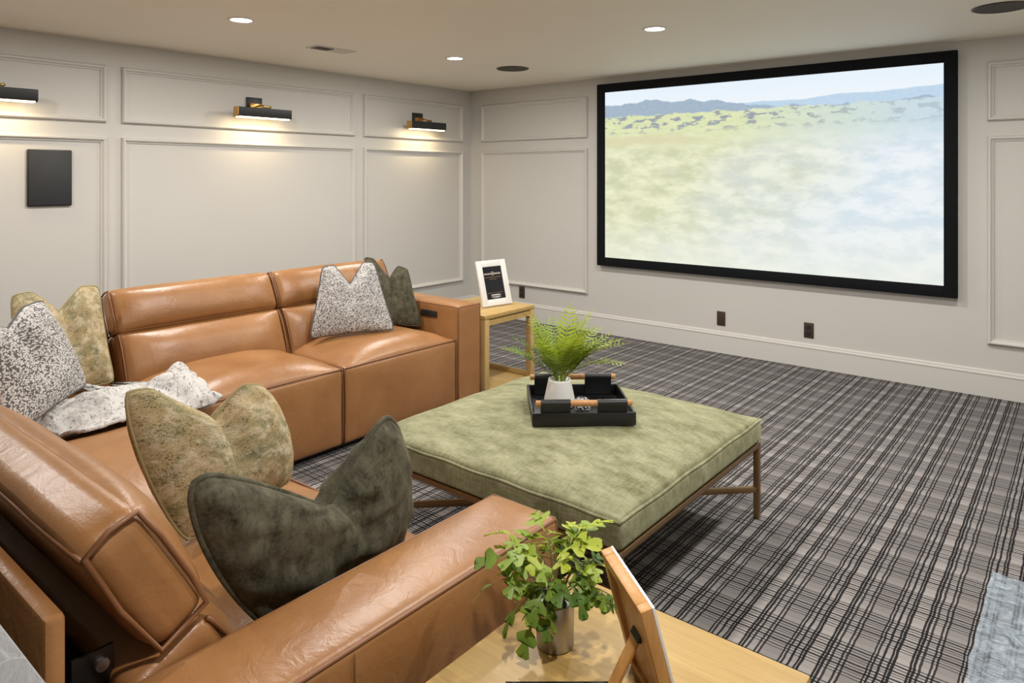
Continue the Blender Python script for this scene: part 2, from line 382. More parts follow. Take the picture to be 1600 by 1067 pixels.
def baseboard(name, a, b, nrm, label):
    a, b, nrm = Vector(a), Vector(b), Vector(nrm); prof = [(0, 0), (0.016, 0), (0.016, 0.145), (0.019, 0.150), (0.019, 0.158), (0.012, 0.166), (0.012, 0.174), (0.006, 0.184), (0, 0.184)]
    v = [p + nrm * d + Vector((0, 0, z)) for p in (a, b) for d, z in prof]; k = len(prof)
    f = [(i, (i + 1) % k, k + (i + 1) % k, k + i) for i in range(k)] + [tuple(range(k)), tuple(range(2 * k - 1, k - 1, -1))]
    tag(mesh(name, v, f, M['trim']), label, 'baseboard', kind='structure')
baseboard('baseboard_left', (XL, YB, 0), (XL, YF, 0), (1, 0, 0), 'tall greige baseboard along the wall behind the sofa')
baseboard('baseboard_front', (XL, YF, 0), (XR, YF, 0), (0, -1, 0), 'tall greige baseboard below the projection screen')
baseboard('baseboard_right', (XR, YB, 0), (XR, YF, 0), (-1, 0, 0), 'tall greige baseboard along the right wall')
PROF = [(0.0, 0.0), (0.0, 0.016), (0.004, 0.026), (0.011, 0.032), (0.018, 0.031), (0.025, 0.023), (0.029, 0.013), (0.036, 0.011), (0.039, 0.0)]
def moulding(n, axis, lo, hi, z0, z1, label):
    v = []; f = []; k = len(PROF)
    for cx, cz in ((0, 0), (1, 0), (1, 1), (0, 1)):
        for d, h in PROF:
            c = (lo + d) if cx == 0 else (hi - d); z = (z0 + d) if cz == 0 else (z1 - d)
            v.append((XL + h, c, z) if axis == 'L' else (c, YF - h, z))
    for i in range(4):
        for j in range(k - 1):
            a, b = i * k, ((i + 1) % 4) * k; f.append((a + j, b + j, b + j + 1, a + j + 1))
    o = mesh('trim_%d' % n, v, f, M['trim']); auto_smooth(o, 40); return tag(o, label, 'moulding', kind='structure')
n = 1
for axis, lo, hi, where in (('L', 0.65, 2.007, 'at the black wall speaker'), ('L', 2.108, 4.155, 'in the wide bay behind the sofa'), ('L', 4.26, 5.616, 'in the bay nearest the corner'),
                            ('F', -5.159, -3.779, 'left of the projection screen'), ('F', -0.548, 0.81, 'right of the projection screen')):
    for z0, z1, nm in ((1.874, 2.273, 'short upper'), (0.359, 1.772, 'tall lower')):
        moulding(n, axis, lo, hi, z0, z1, '%s panel moulding %s' % (nm, where)); n += 1

# ------------------------------------------------------------------ ceiling fixtures
def downlight(x, y, label):
    t = thing('recessed_downlight', (x, y, ZC), label, 'ceiling light', 'recessed ceiling downlights')
    o = MB().lathe([(0.058, 0.002), (0.060, -0.003), (0.066, -0.006), (0.076, -0.005), (0.080, 0.0), (0.080, 0.001)], (x, y, ZC), 40)
    o.f = o.f[:-2]; o.build('trim_ring', M['white'], t, True)
    l = MB().lathe([(0.001, -0.0015), (0.059, -0.0015)], (x, y, ZC), 40); l.f = l.f[:40]; l.build('lens', M['lens'], t)
    ld = D.lights.new('downlight_lamp', 'AREA'); ld.shape = 'DISK'; ld.size = 0.11; ld.energy = DOWN_W; ld.color = DOWN_COL; ld.spread = R(180)
    lo = D.objects.new('lamp', ld); COL.objects.link(lo); lo.parent = t; lo.location = (0, 0, -0.012)
for x, y, lb in ((-3.957, 2.247, 'round recessed downlight in the ceiling above the leather loveseat'), (-3.922, 4.057, 'round recessed downlight next to the dark round ceiling speaker'),
                 (-2.156, 4.06, 'round recessed downlight in the ceiling in front of the screen'),
                 (-0.36, 4.06, 'recessed downlight out of view, right end of the screen row'), (-2.156, 2.25, 'recessed downlight out of view, above the green ottoman'),  # out-of-view fixtures continue the ceiling grid, added to light the room
                 (-0.36, 2.25, 'recessed downlight out of view, above the open carpet'), (-3.957, 0.45, 'recessed downlight out of view, above the sofa corner'),
                 (-0.36, 0.45, 'recessed downlight out of view, above the near side table')):
    downlight(x, y, lb)
def ceiling_speaker(x, y, label):
    t = thing('ceiling_speaker', (x, y, ZC), label, 'speaker', 'round in-ceiling speakers')
    o = MB().lathe([(0.128, 0), (0.128, -0.005), (0.135, -0.007), (0.142, -0.004), (0.142, 0)], (x, y, ZC), 48); o.f = o.f[:-2]; o.build('rim', M['brown'], t, True)
    g = MB().lathe([(0.001, -0.0045), (0.06, -0.0045), (0.129, -0.004), (0.129, 0)], (x, y, ZC), 48); g.build('grille', M['grille'], t, False)
ceiling_speaker(-3.904, 4.76, 'dark round ceiling speaker near the panelled corner')
ceiling_speaker(-0.388, 4.765, 'dark round ceiling speaker at the top right, by the screen')
t = thing('air_vent', (-4.354, 3.191, ZC), 'white slatted air vent set in the ceiling above the sofa', 'vent')
b = MB(); x, y = -4.354, 3.191
for a in ((x - .075, x + .075, y - .17, y - .15), (x - .075, x + .075, y + .15, y + .17), (x - .075, x - .055, y - .15, y + .15), (x + .055, x + .075, y - .15, y + .15)): b.box(*a, ZC - .006, ZC)
b.build('vent_frame', M['plastic'], t)
MB().box(x - .055, x + .055, y - .15, y + .15, ZC - .0015, ZC).build('vent_opening', M['dark'], t)
for i in range(12):
    yy = y - .138 + i * .025; tilt = 0.6 if i < 6 else -0.6
    Mx = Matrix.Translation((x, yy, ZC - .006)) @ Matrix.Rotation(tilt, 4, 'X')
    MB().box(-.055, .055, -.009, .009, -.0006, .0006, M=Mx).build('slat', M['plastic'], t)

# ------------------------------------------------------------------ projection screen
t = thing('projection_screen', (-2.178, YF, 0.654), 'large fixed projection screen in a wide black frame showing a hilly landscape', 'screen')
x0, x1, z0, z1 = -3.641, -0.715, 0.654, 2.371; ix0, ix1, iz0, iz1 = -3.559, -0.797, 0.734, 2.291
for nm, a in (('frame_side', (x0, ix0, z0, z1)), ('frame_side', (ix1, x1, z0, z1)), ('frame_rail', (ix0, ix1, z0, iz0)), ('frame_rail', (ix0, ix1, iz1, z1))):
    auto_smooth(MB().box(a[0], a[1], YF - 0.062, YF - 0.022, a[2], a[3], 0.004).build(nm, M['velvetblack'], t))
for xx in (-3.2, -2.178, -1.15):
    MB().box(xx - .06, xx + .06, YF - 0.024, YF, z1 - .09, z1 - .05).build('wall_bracket', M['black'], t); MB().box(xx - .06, xx + .06, YF - 0.024, YF, z0 + .05, z0 + .09).build('wall_bracket', M['black'], t)
mesh('screen_surface', [(ix0 - .01, YF - .045, iz0 - .01), (ix1 + .01, YF - .045, iz0 - .01), (ix1 + .01, YF - .045, iz1 + .01), (ix0 - .01, YF - .045, iz1 + .01)], [(0, 1, 2, 3)], M['screen'], t, uvs=[(0, 0), (1, 0), (1, 1), (0, 1)], fix=False)

# ------------------------------------------------------------------ wall fittings
o = MB().box(XL, XL + 0.022, 1.531, 1.791, 1.301, 1.674, 0.008)
t = thing('wall_speaker', (XL, 1.661, 1.301), 'flat black rectangular speaker mounted on the left wall panel', 'speaker')
auto_smooth(o.build('body', M['black'], t)); auto_smooth(MB().box(XL + .018, XL + 0.028, 1.538, 1.784, 1.308, 1.667, 0.004).build('grille', M['speaker'], t))
def picture_light(y, label):
    t = thing('picture_light', (XL, y, 1.97), label, 'wall light', 'black picture lights on the panelled wall')
    auto_smooth(MB().box(XL, XL + 0.018, y - .068, y + .068, 2.035, 2.145, 0.003).build('back_plate', M['black'], t))
    auto_smooth(MB().box(XL + .018, XL + .045, y - .052, y + .052, 2.045, 2.095, 0.003).build('mount', M['brass'], t))
    a = MB().tube([(XL + .03, y + .015, 2.075), (XL + .09, y + .02, 2.078), (XL + .145, y + .025, 2.062)], 0.007, 10); a.tube([(XL + .145, y + .0, 2.062), (XL + .145, y + .05, 2.062)], 0.010, 12)
    auto_smooth(a.build('arm', M['brass'], t))
    k = MB().tube([(XL + .145, y + .05, 2.062), (XL + .145, y + .062, 2.062), (XL + .145, y + .075, 2.062)], [0.006, 0.012, 0.004], 12); auto_smooth(k.build('knob', M['brass'], t))
    # shade: open-bottomed trough with a rounded front lower lip
    X0 = XL + .115; prof = [(0, 0.0), (0, 0.072), (0.004, 0.078), (0.066, 0.078), (0.070, 0.074), (0.070, 0.018), (0.064, 0.006), (0.052, 0.0)]; th = .003
    inn = [(0.003, 0.0), (0.003, 0.072), (0.005, 0.075), (0.064, 0.075), (0.067, 0.072), (0.067, 0.019), (0.062, 0.008), (0.052, 0.003)]
    v = []; f = []
    for yy in (y - .235, y + .235):
        v += [(X0 + a, yy, 1.968 + z) for a, z in prof] + [(X0 + a, yy, 1.968 + z) for a, z in inn]
    k = len(prof)
    for i in range(k - 1): f += [(i, i + 1, 2 * k + i + 1, 2 * k + i), (k + i, 3 * k + i, 3 * k + i + 1, k + i + 1)]
    f += [(0, 2 * k, 3 * k, k), (k - 1, 2 * k - 1, 4 * k - 1, 3 * k - 1)]
    auto_smooth(mesh('shade', v, f, M['black'], t), 40)
    for sy, mt in ((-1, M['brass']), (1, M['black'])):
        yy = y + sy * .235; v = [(X0 + a, yy, 1.968 + z) for a, z in prof] + [(X0 + a, yy + sy * .004, 1.968 + z) for a, z in prof]
        f = [(i, (i + 1) % k, k + (i + 1) % k, k + i) for i in range(k)] + [tuple(range(k)), tuple(range(k, 2 * k))]
        mesh('end_cap', v, f, mt, t)
    MB().box(X0 + .010, X0 + .062, y - .225, y + .225, 1.964, 1.972).build('light_strip', M['strip'], t)
    ld = D.lights.new('picture_lamp', 'AREA'); ld.shape = 'RECTANGLE'; ld.size = 0.42; ld.size_y = 0.04; ld.energy = PIC_W; ld.color = PIC_COL
    lo = D.objects.new('lamp', ld); COL.objects.link(lo); lo.parent = t; lo.location = (0.15, 0, -0.008)
    d = Vector((-math.sin(R(20)), 0, -math.cos(R(20)))); zax = -d; xax = Vector((0, 1, 0)); yax = zax.cross(xax)
    lo.rotation_euler = Matrix((xax, yax, zax)).transposed().to_euler()
picture_light(1.305, 'black picture light above the black wall speaker'); picture_light(3.133, 'black picture light centred in the wide panel behind the sofa'); picture_light(4.95, 'black picture light in the panel nearest the corner')
def outlet(x, z, label, kind):
    t = thing('outlet_plate', (x, YF, z), label, 'outlet', 'dark wall plates under the screen')
    auto_smooth(MB().box(x - .037, x + .037, YF - .007, YF, z - .06, z + .06, 0.003).build('plate', M['brown'], t))
    if kind:
        for dz in (-.024, .024):
            MB().box(x - .017, x + .017, YF - .010, YF - .006, z + dz - .015, z + dz + .015, 0.002).build('socket', M['blackpl'], t)
outlet(-2.434, .291, 'blank brown wall plate under the screen, left of the duplex outlet', 0); outlet(-1.717, .289, 'brown duplex outlet under the right half of the screen', 1)
outlet(-4.60, .289, 'dark outlet plate low on the wall beside the small framed sign', 1)

# ------------------------------------------------------------------ sectional sofa
sofa = thing('sectional_sofa', (-2.6, 1.2, 0), 'tan leather L-shaped reclining sectional sofa with raised headrests', 'sofa')
M1 = lambda s, f, z: Vector((-3.13 - f, s, z)); M2 = lambda s, f, z: Vector((s, 1.41 - f, z))
def grid_part(name, Mf, s0, s1, d0, d1, z0, z1, r, fn, mat=None, parent=sofa, n=14):
    """rounded cushion in (side, depth, height); fn(u,v,w,p) displaces"""
    hs, hd, hz = (s1 - s0) / 2, (d1 - d0) / 2, (z1 - z0) / 2
    V, U, F = soft_box(hs, hd, hz, r, n); out = []
    for p, u in zip(V, U):
        q = fn(u, Vector((p.x + (s0 + s1) / 2, p.y + (d0 + d1) / 2, p.z + (z0 + z1) / 2))); out.append(Mf(*q))
    return mesh(name, out, F, mat or M['leather'], parent, True)
def pipe(pts, r, parent, closed=False, name='piping'): return MB().tube(pts, r, 6, closed=closed).build(name, M['pipe'], parent, True)
def bell(x, e=2): return max(0.0, 1 - abs(x) ** e)
def seat(Mf, s0, s1, depth, parent=sofa, bulge=1):
    def fn(u, p):
        if u.z > 0.5:
            k = (u.z - .5) * 2
            p.z += k * 0.082 * bell(u.x, 3.0) * (1 - max(0, -(u.y + .55) / .45) ** 2 if u.y < -.55 else 1)
            p.z += k * 0.003 * noise.noise(Vector((p.x * 9, p.y * 9, s0)))
        if u.y < 0: p.y -= 0.016 * bell(u.x, 4) * bell(u.z, 4) * -u.y
        if abs(u.x) > .9: p.z += 0
        return p
    o = grid_part('seat_cushion', Mf, s0 + .003, s1 - .003, 0.012, depth, 0.035, 0.452, 0.022, fn, n=18)
    e = .012
    pipe([Mf(s0 + .010 + (s1 - s0 - .02) * i / 20, 0.013 - 0.003 * bell(i / 10 - 1, 4), 0.449 + .004 * bell(i / 10 - 1, 4)) for i in range(21)], 0.0045, o)
    for s in (s0 + .008, s1 - .008):
        pipe([Mf(s, 0.016 - .006 * bell((z - .24) / .2), z) for z in [0.05 + .4 * i / 10 for i in range(11)]] + [Mf(s, 0.02 + (depth - .1) * i / 10, 0.449) for i in range(11)], 0.004, o)
    return o
def back(Mf, s0, s1, fb, zb, th, h, t, headstart, hth, hh, ht, parent=sofa):
    def mk(f0, z0, a): return lambda s, tt, hgt: Mf(s, f0 + hgt * math.sin(a) + tt * math.cos(a), z0 + hgt * math.cos(a) - tt * math.sin(a))
    L = mk(fb, zb, R(th)); Hm = mk(headstart[0], headstart[1], R(hth))
    def fl(u, p):
        if u.y < 0: p.y += u.y * 0.068 * bell(u.x, 5) * bell(u.z, 2.4)
        p.y += 0.003 * noise.noise(Vector((p.x * 8, p.z * 10, fb * 9)))
        return p
    lo = grid_part('backrest', L, s0 + .004, s1 - .004, 0.0, t, 0.0, h, 0.028, fl, n=16)
    for s in (s0 + .014, s1 - .014): pipe([L(s, 0.004 - .018 * bell(i / 8 - 1, 2.6), 0.01 + (h - .02) * i / 16) for i in range(17)], 0.005, lo)
    def fh(u, p):
        if u.y < 0: p.y += u.y * 0.042 * bell(u.x, 6) * bell(u.z, 2.6)
        if u.z > 0: p.z += u.z * 0.022 * bell(u.x, 6) * (0.6 + .5 * u.y)
        if u.y > 0: p.y += u.y * .012 * bell(u.x, 6) * bell(u.z, 3)
        p.y += 0.003 * noise.noise(Vector((p.x * 7, p.z * 9, 3.3)))
        return p
    hd = grid_part('headrest', Hm, s0 + .004, s1 - .004, 0.0, ht, 0.0, hh, 0.036, fh, parent=lo, n=16)
    e = 0.010
    for s in (s0 + .006, s1 - .006):
        pipe([Hm(s, a, c) for a, c in ((e, e), (.004, hh * .3), (.004, hh * .7), (e, hh - e), (ht * .5, hh - .002), (ht - e, hh - e), (ht - .002, hh * .5), (ht - e, e))], 0.0055, lo, True, 'headrest_piping')
    pipe([Hm(s0 + .01 + (s1 - s0 - .02) * i / 12, ht - .006 + .006 * bell(i / 6 - 1, 6), hh - .014 + .012 * bell(i / 6 - 1, 6)) for i in range(13)], 0.0045, lo, False, 'headrest_piping')
    return lo
# run along the left wall: two seats
LS = [(1.46, 2.384), (2.384, 3.268)]
for s0, s1 in LS:
    seat(M1, s0, s1, 0.66); back(M1, s0, s1, .515, .42, 21, .315, .17, (.622, .716), 27, .235, .125)
# run facing the screen: two seats
for s0, s1 in ((-3.10, -2.16), (-2.16, -1.222)):
    seat(M2, s0, s1, 0.78); back(M2, s0, s1, .64, .42, 25, .32, .16, (.766, .728), 30, .258, .112)
# corner unit
def fc(u, p):
    if u.z > .5: p.z += 0.03 * bell(u.x, 4) * bell(u.y, 4)
    return p
grid_part('corner_seat', lambda s, f, z: Vector((s, f, z)), -3.86, -3.10, 0.72, 1.458, 0.035, 0.455, 0.022, fc, n=12)
def fcb(u, p):
    if u.y < 0: p.y -= .02 * bell(u.x, 5) * bell(u.z, 3)
    return p
grid_part('corner_backrest', lambda s, f, z: M1(s, f + (z - .42) * .22, z), 0.42, 1.452, .60, .80, 0.38, 0.775, 0.05, fcb, n=12)
grid_part('corner_backrest', lambda s, f, z: M2(s, f + (z - .42) * .22, z), -3.80, -3.105, .66, .84, 0.38, 0.775, 0.05, fcb, n=12)
# arms
def arm(Mf, s0, s1, d1, outer, hgt=0.66):
    def fa(u, p):
        if u.z > .5: p.z += 0.016 * bell(u.x, 2.2) * min(1, (1 - abs(u.y)) * 8)
        if abs(u.x) > .95: p.x += math.copysign(0.005, u.x) * bell(u.z, 4) * bell(u.y, 8)
        return p
    o = grid_part('armrest', Mf, s0, s1, 0.0, d1, 0.035, hgt, 0.016, fa, n=16)
    e = .0045
    for s in (s0 + e, s1 - e): pipe([Mf(s, .004, .05 + (hgt - .06) * i / 6) for i in range(7)] + [Mf(s, .006 + (d1 - .01) * i / 12, hgt - .005) for i in range(13)], 0.0045, o)
    pipe([Mf(s0 + .006 + (s1 - s0 - .012) * i / 6, e, hgt - .005) for i in range(7)], 0.0045, o)
    pipe([Mf(outer, .62, .05 + (hgt - .06) * i / 6) for i in range(7)], 0.0022, o, False, 'seam')
    return o
a1 = arm(M1, 3.268, 3.482, 0.86, 3.486); a2 = arm(M2, -1.222, -1.012, 1.06, -1.0075)
pp = MB().box(-3.465, -3.318, 3.255, 3.268, .572, .612, 0.004); pw = pp.build('power_panel', M['blackpl'], a1); auto_smooth(pw)
for i in range(3): MB().box(-3.445 + i * .038, -3.425 + i * .038, 3.2525, 3.256, .583, .601).build('panel_button', M['darksteel'], a1)
# shells, base and feet
auto_smooth(MB().box(-4.16, -4.10, 0.37, 3.45, .05, .62, .015).build('back_shell', M['leather'], sofa))
auto_smooth(MB().box(-4.10, -1.235, 0.378, 0.410, .05, .815, .010).build('back_shell', M['leather'], sofa))
b = MB().box(-4.08, -3.16, 0.45, 3.44, .03, .30); b.build('base_frame', M['dark'], sofa); MB().box(-3.14, -1.24, 0.42, 1.37, .03, .30).build('base_frame', M['dark'], sofa)
for x, y in ((-3.2, 3.42), (-4.05, 3.42), (-4.05, .45), (-1.06, 1.35), (-1.06, .42), (-3.05, 1.35)): MB().lathe([(.022, 0), (.026, .04)], (x, y, 0), 14).build('foot', M['black'], sofa)
# recliner hardware behind the near backrest
br = MB().box(-1.312, -1.306, .440, .505, .42, .690).build('recliner_bracket', M['darksteel'], sofa)
MB().tube([(-1.306, .485, .665), (-1.298, .485, .665)], .011, 14).build('bolt', M['steel'], br)
MB().box(-1.30, -1.245, .445, .475, .38, .60, .005).build('recliner_link', M['pipe'], sofa)
MB().box(-2.9, -1.26, .46, .50, .56, .60).build('cross_bar', M['dark'], sofa)

# ------------------------------------------------------------------ pillows
from mathutils.bvhtree import BVHTree
_bv = []
for o in list(COL.objects):
    if o.type == 'MESH' and not o.name.startswith(('piping', 'headrest_piping', 'seam', 'foot')):
        q = o
        while q.parent: q = q.parent
        if q == sofa: _bv.append(BVHTree.FromPolygons([v.co.copy() for v in o.data.vertices], [tuple(p.vertices) for p in o.data.polygons]))
def settle(pts, off=.006, extra=()):
    """soft things give way where they press on the sofa (or on each other)"""
    out = []
    for p in pts:
        p = Vector(p)
        for _ in range(5):
            hit = False
            for t in _bv + list(extra):
                loc, nr, _i, dist = t.find_nearest(p, .2)
                if loc is not None and ((p - loc).dot(nr) < 0 or dist < off * .8):
                    p = loc + nr * off; hit = True
            if not hit: break
        out.append(p)
    return out
SOFT = {}
def pillow(name, label, corners, thick, mat, pipe, chop=0.30, skew=0.5, width=.30, group=None, seed=0, side=.05, flip=False, crease=0.75, N=34, wr=.004, pr=.0045, uvs=1.0, extra=()):
    BL, BR, TR, TL = [Vector(c) for c in corners]; wdt = (BR - BL).length; hgt = (TL - BL).length
    def base(u, v):
        U, V = 2 * u - 1, 2 * v - 1
        uu = 0.5 + U * (1 - side * (1 - V * V) - .045 * abs(V) ** 10) / 2
        cut = chop * max(0.0, 1 - abs(u - skew) / width) ** 1.15
        bot = .03 * (1 - U * U)
        vv = bot + v * (1 - cut * (0.25 + .75 * v) * v - bot)
        vv -= .04 * abs(U) ** 10 * (v - .5)
        return BL * (1 - uu) * (1 - vv) + BR * uu * (1 - vv) + TR * uu * vv + TL * (1 - uu) * vv
    nrm = ((BR - BL).cross(TL - BL)).normalized()
    if flip: nrm = -nrm
    def th(u, v, sgn):
        U, V = 2 * u - 1, 2 * v - 1
        k = (bell(U, 2.4) ** .55) * (bell(V, 2.4) ** .55)
        g = crease * math.exp(-((u - skew - .10 * (1 - v) * (1 if seed % 2 else -1)) / .07) ** 2) * max(0, (v - .25) / .75) ** .8
        k *= 1 - g
        wn = wr * noise.noise(Vector((u * 6 + seed * 5, v * 6, sgn * 3))) + wr * .6 * noise.noise(Vector((u * 15 + seed, v * 9, sgn * 3)))
        return thick * .5 * k + wn * min(1, k * 3)
    V = []; F = []; UV = []
    for sgn in (1, -1):
        for j in range(N + 1):
            for i in range(N + 1):
                u, v = i / N, j / N
                u = .5 - .5 * math.cos(math.pi * u) * (.6) + (u - .5) * .4; v = .5 - .5 * math.cos(math.pi * v) * (.6) + (v - .5) * .4
                V.append(base(u, v) + nrm * sgn * th(u, v, sgn)); UV.append((u * wdt * uvs + (sgn < 0) * 3 + seed, v * hgt * uvs + seed * .37))
        o0 = 0 if sgn > 0 else (N + 1) ** 2
        for j in range(N):
            for i in range(N):
                a = o0 + j * (N + 1) + i; F.append((a, a + 1, a + N + 2, a + N + 1))
    V = settle(V, .007, extra)
    me = D.meshes.new(name); me.from_pydata([tuple(v) for v in V], [], F); l = me.uv_layers.new(name='UVMap')
    for lp in me.loops: l.data[lp.index].uv = UV[lp.vertex_index]
    bm = bmesh.new(); bm.from_mesh(me); bmesh.ops.remove_doubles(bm, verts=bm.verts, dist=1e-5); bmesh.ops.recalc_face_normals(bm, faces=bm.faces); bm.to_mesh(me); bm.free()
    me.polygons.foreach_set('use_smooth', [True] * len(me.polygons))
    t = thing(name, tuple((BL + BR) / 2), label, 'pillow', group)
    link('cover', me, mat, t)
    path = [base(i / 24, 0) for i in range(24)] + [base(1, i / 24) for i in range(24)] + [base(1 - i / 40, 1) for i in range(40)] + [base(0, 1 - i / 24) for i in range(24)]
    MB().tube(settle(path, .007 + pr * 1.6, extra), pr, 6, closed=True).build('piping', pipe, t, True)
    t_ = BVHTree.FromPolygons([v.co.copy() for v in me.vertices], [tuple(p.vertices) for p in me.polygons]); SOFT[seed] = t_
    return t
pillow('throw_pillow', 'dark green velvet pillow behind the grey spotted one on the far seat', [(-3.60, 2.96, .515), (-3.44, 3.25, .50), (-3.57, 3.235, .872), (-3.74, 3.00, .965)], .10, M['moss'], M['moss'], chop=.26, seed=1)
pillow('throw_pillow', 'grey and white spotted pillow standing on the far seat', [(-3.58, 2.465, .535), (-3.345, 2.925, .54), (-3.535, 2.915, .953), (-3.62, 2.585, .95)], .13, M['spot'], M['spot'], chop=.30, seed=2, side=.03, uvs=1.35)
pillow('throw_pillow', 'floral tapestry pillow leaning in the sofa corner', [(-3.60, .98, .50), (-3.655, 1.42, .50), (-3.80, 1.40, .96), (-3.76, 1.02, .965)], .13, M['tapestry'], M['tapestry'], chop=.22, seed=3)
pillow('throw_pillow', 'grey and white spotted pillow at the left edge beside the throw blanket', [(-2.97, .80, .55), (-3.50, 1.245, .56), (-3.38, 1.03, .985), (-3.06, .70, .95)], .16, M['spot'], M['spot'], chop=.12, seed=4, skew=.42, uvs=1.0, extra=(SOFT[3],))
pillow('throw_pillow', 'floral tapestry pillow behind the green velvet pillow on the near run', [(-1.80, .87, .55), (-1.96, 1.285, .53), (-1.90, 1.15, .88), (-1.86, .74, .965)], .19, M['tapestry'], M['tapestry'], chop=.28, seed=6, skew=.50, width=.36, side=-.12)
pillow('throw_pillow', 'dark green velvet pillow leaning behind the near leather armrest', [(-1.34, .83, .53), (-1.40, 1.255, .53), (-1.36, 1.18, .898), (-1.34, .648, .912)], .18, M['moss'], M['moss'], chop=.46, seed=7, skew=.52, width=.46, wr=.016, pr=.007, side=-.14, extra=(SOFT[6],))

# ------------------------------------------------------------------ throw blanket
def blanket():
    seats = []
    for o in list(COL.objects):
        if o.type == 'MESH' and o.name.startswith(('seat_cushion', 'corner_seat')): seats.append(BVHTree.FromPolygons([v.co.copy() for v in o.data.vertices], [tuple(p.vertices) for p in o.data.polygons]))
    N = 70; V = []
    A, B, C, Dd = Vector((-2.93, 1.02)), Vector((-3.08, 1.64)), Vector((-3.50, 1.66)), Vector((-3.46, .96))
    for j in range(N + 1):
        for i in range(N + 1):
            u, v = i / N, j / N
            uu = u + .04 * noise.noise(Vector((v * 5, 1.7, 0))) ; vv = v + .05 * noise.noise(Vector((u * 5, 9.1, 0)))
            p = A * (1 - uu) * (1 - vv) + B * uu * (1 - vv) + C * uu * vv + Dd * (1 - uu) * vv
            h = .497 + .012
            ridge = abs(noise.noise(Vector((p.x * 5.5 + p.y * 3, p.y * 6 - p.x * 2, .3))))
            h += .030 * (1 - ridge * 2.2) * (.35 + .9 * max(0, u - .1)) + .02 * noise.noise(Vector((p.x * 14, p.y * 14, 2))) + .006 * noise.noise(Vector((p.x * 45, p.y * 45, 5)))
            h += .028 * max(0, u - .5) / .5 * (.5 + .5 * math.sin(v * 15 + .6))
            edge = min(u, 1 - u, v, 1 - v); h -= .035 * max(0, 1 - edge / .05) ** 1.3
            top = max([r[0].z for r in (t.ray_cast(Vector((p.x, p.y, .60)), Vector((0, 0, -1))) for t in seats) if r[0] is not None] + [.45])
            V.append((p.x, p.y, top + .019 + 1.0 * max(0.0, h - .500) * min(1, 8 * (1 - u) + .35)))
    F = [(j * (N + 1) + i, j * (N + 1) + i + 1, (j + 1) * (N + 1) + i + 1, (j + 1) * (N + 1) + i) for j in range(N) for i in range(N)]
    V = settle(V, .023, (SOFT[4], SOFT[3]))
    o = mesh('throw_blanket', V, F, M['fur'], None, True); tag(o, 'white and grey mottled faux-fur throw blanket crumpled on the corner seat', 'blanket')
    s = o.modifiers.new('thickness', 'SOLIDIFY'); s.thickness = .014; s.offset = -1
blanket()

# ------------------------------------------------------------------ ottoman
OX0, OX1, OY0, OY1 = -2.32, -1.122, 1.888, 3.086
ott = thing('ottoman', ((OX0 + OX1) / 2, (OY0 + OY1) / 2, 0), 'large square olive green upholstered ottoman on a thin bronze frame', 'ottoman')
V, U, F = soft_box((OX1 - OX0) / 2, (OY1 - OY0) / 2, .05, .02, 26); out = []
for p, u in zip(V, U):
    q = Vector((p.x + (OX0 + OX1) / 2, p.y + (OY0 + OY1) / 2, p.z + .382)); k = bell(u.x, 2.6) * bell(u.y, 2.6)
    if u.z > 0: q.z += u.z * (.060 * k ** .55) + .004 * noise.noise(Vector((q.x * 5, q.y * 5, 0))) * min(1, k * 4)
    q.z += (.0022) * math.sin(q.x * 23 + q.y * 17) * (1 if u.z > 0 else 0) * (1 - k)
    if abs(u.x) > .97: q.x += .006 * u.x * bell(u.z, 2)
    if abs(u.y) > .97: q.y += .006 * u.y * bell(u.z, 2)
    out.append(q)
cu = mesh('cushion', out, F, M['olive'], ott, True)
pth = []; cr = .012
for i in range(40): pth.append((OX0 + (OX1 - OX0) * i / 40, OY0 + .001))
for i in range(40): pth.append((OX1 - .001, OY0 + (OY1 - OY0) * i / 40))
for i in range(40): pth.append((OX1 - (OX1 - OX0) * i / 40, OY1 - .001))
for i in range(40): pth.append((OX0 + .001, OY1 - (OY1 - OY0) * i / 40))
MB().tube([(x, y,   .4265 + .0022 * math.sin(x * 23 + y * 17)) for x, y in pth], .0055, 6, closed=True).build('piping', M['olive'], cu, True)
for a in ((OX0, OX1, OY0, OY0 + .025), (OX0, OX1, OY1 - .025, OY1), (OX0, OX0 + .025, OY0 + .025, OY1 - .025), (OX1 - .025, OX1, OY0 + .025, OY1 - .025)):
    auto_smooth(MB().box(*a, .312, .333, .002).build('frame_rail', M['bronze'], ott))
for x in (OX0 + .0125, OX1 - .0125):
    for y in (OY0 + .0125, OY1 - .0125): auto_smooth(MB().box(x - .0125, x + .0125, y - .0125, y + .0125, 0, .312, .002).build('leg', M['bronze'], ott))
L = math.hypot(OX1 - OX0, OY1 - OY0) - .03
for a, dz in ((45, 0), (-45, .0)):
    Mx = Matrix.Translation(((OX0 + OX1) / 2, (OY0 + OY1) / 2, .125 + dz)) @ Matrix.Rotation(R(a), 4, 'Z')
    auto_smooth(MB().box(-L / 2, L / 2, -.010, .010, -.0125, .0125, .002, M=Mx).build('stretcher', M['bronze'], ott))

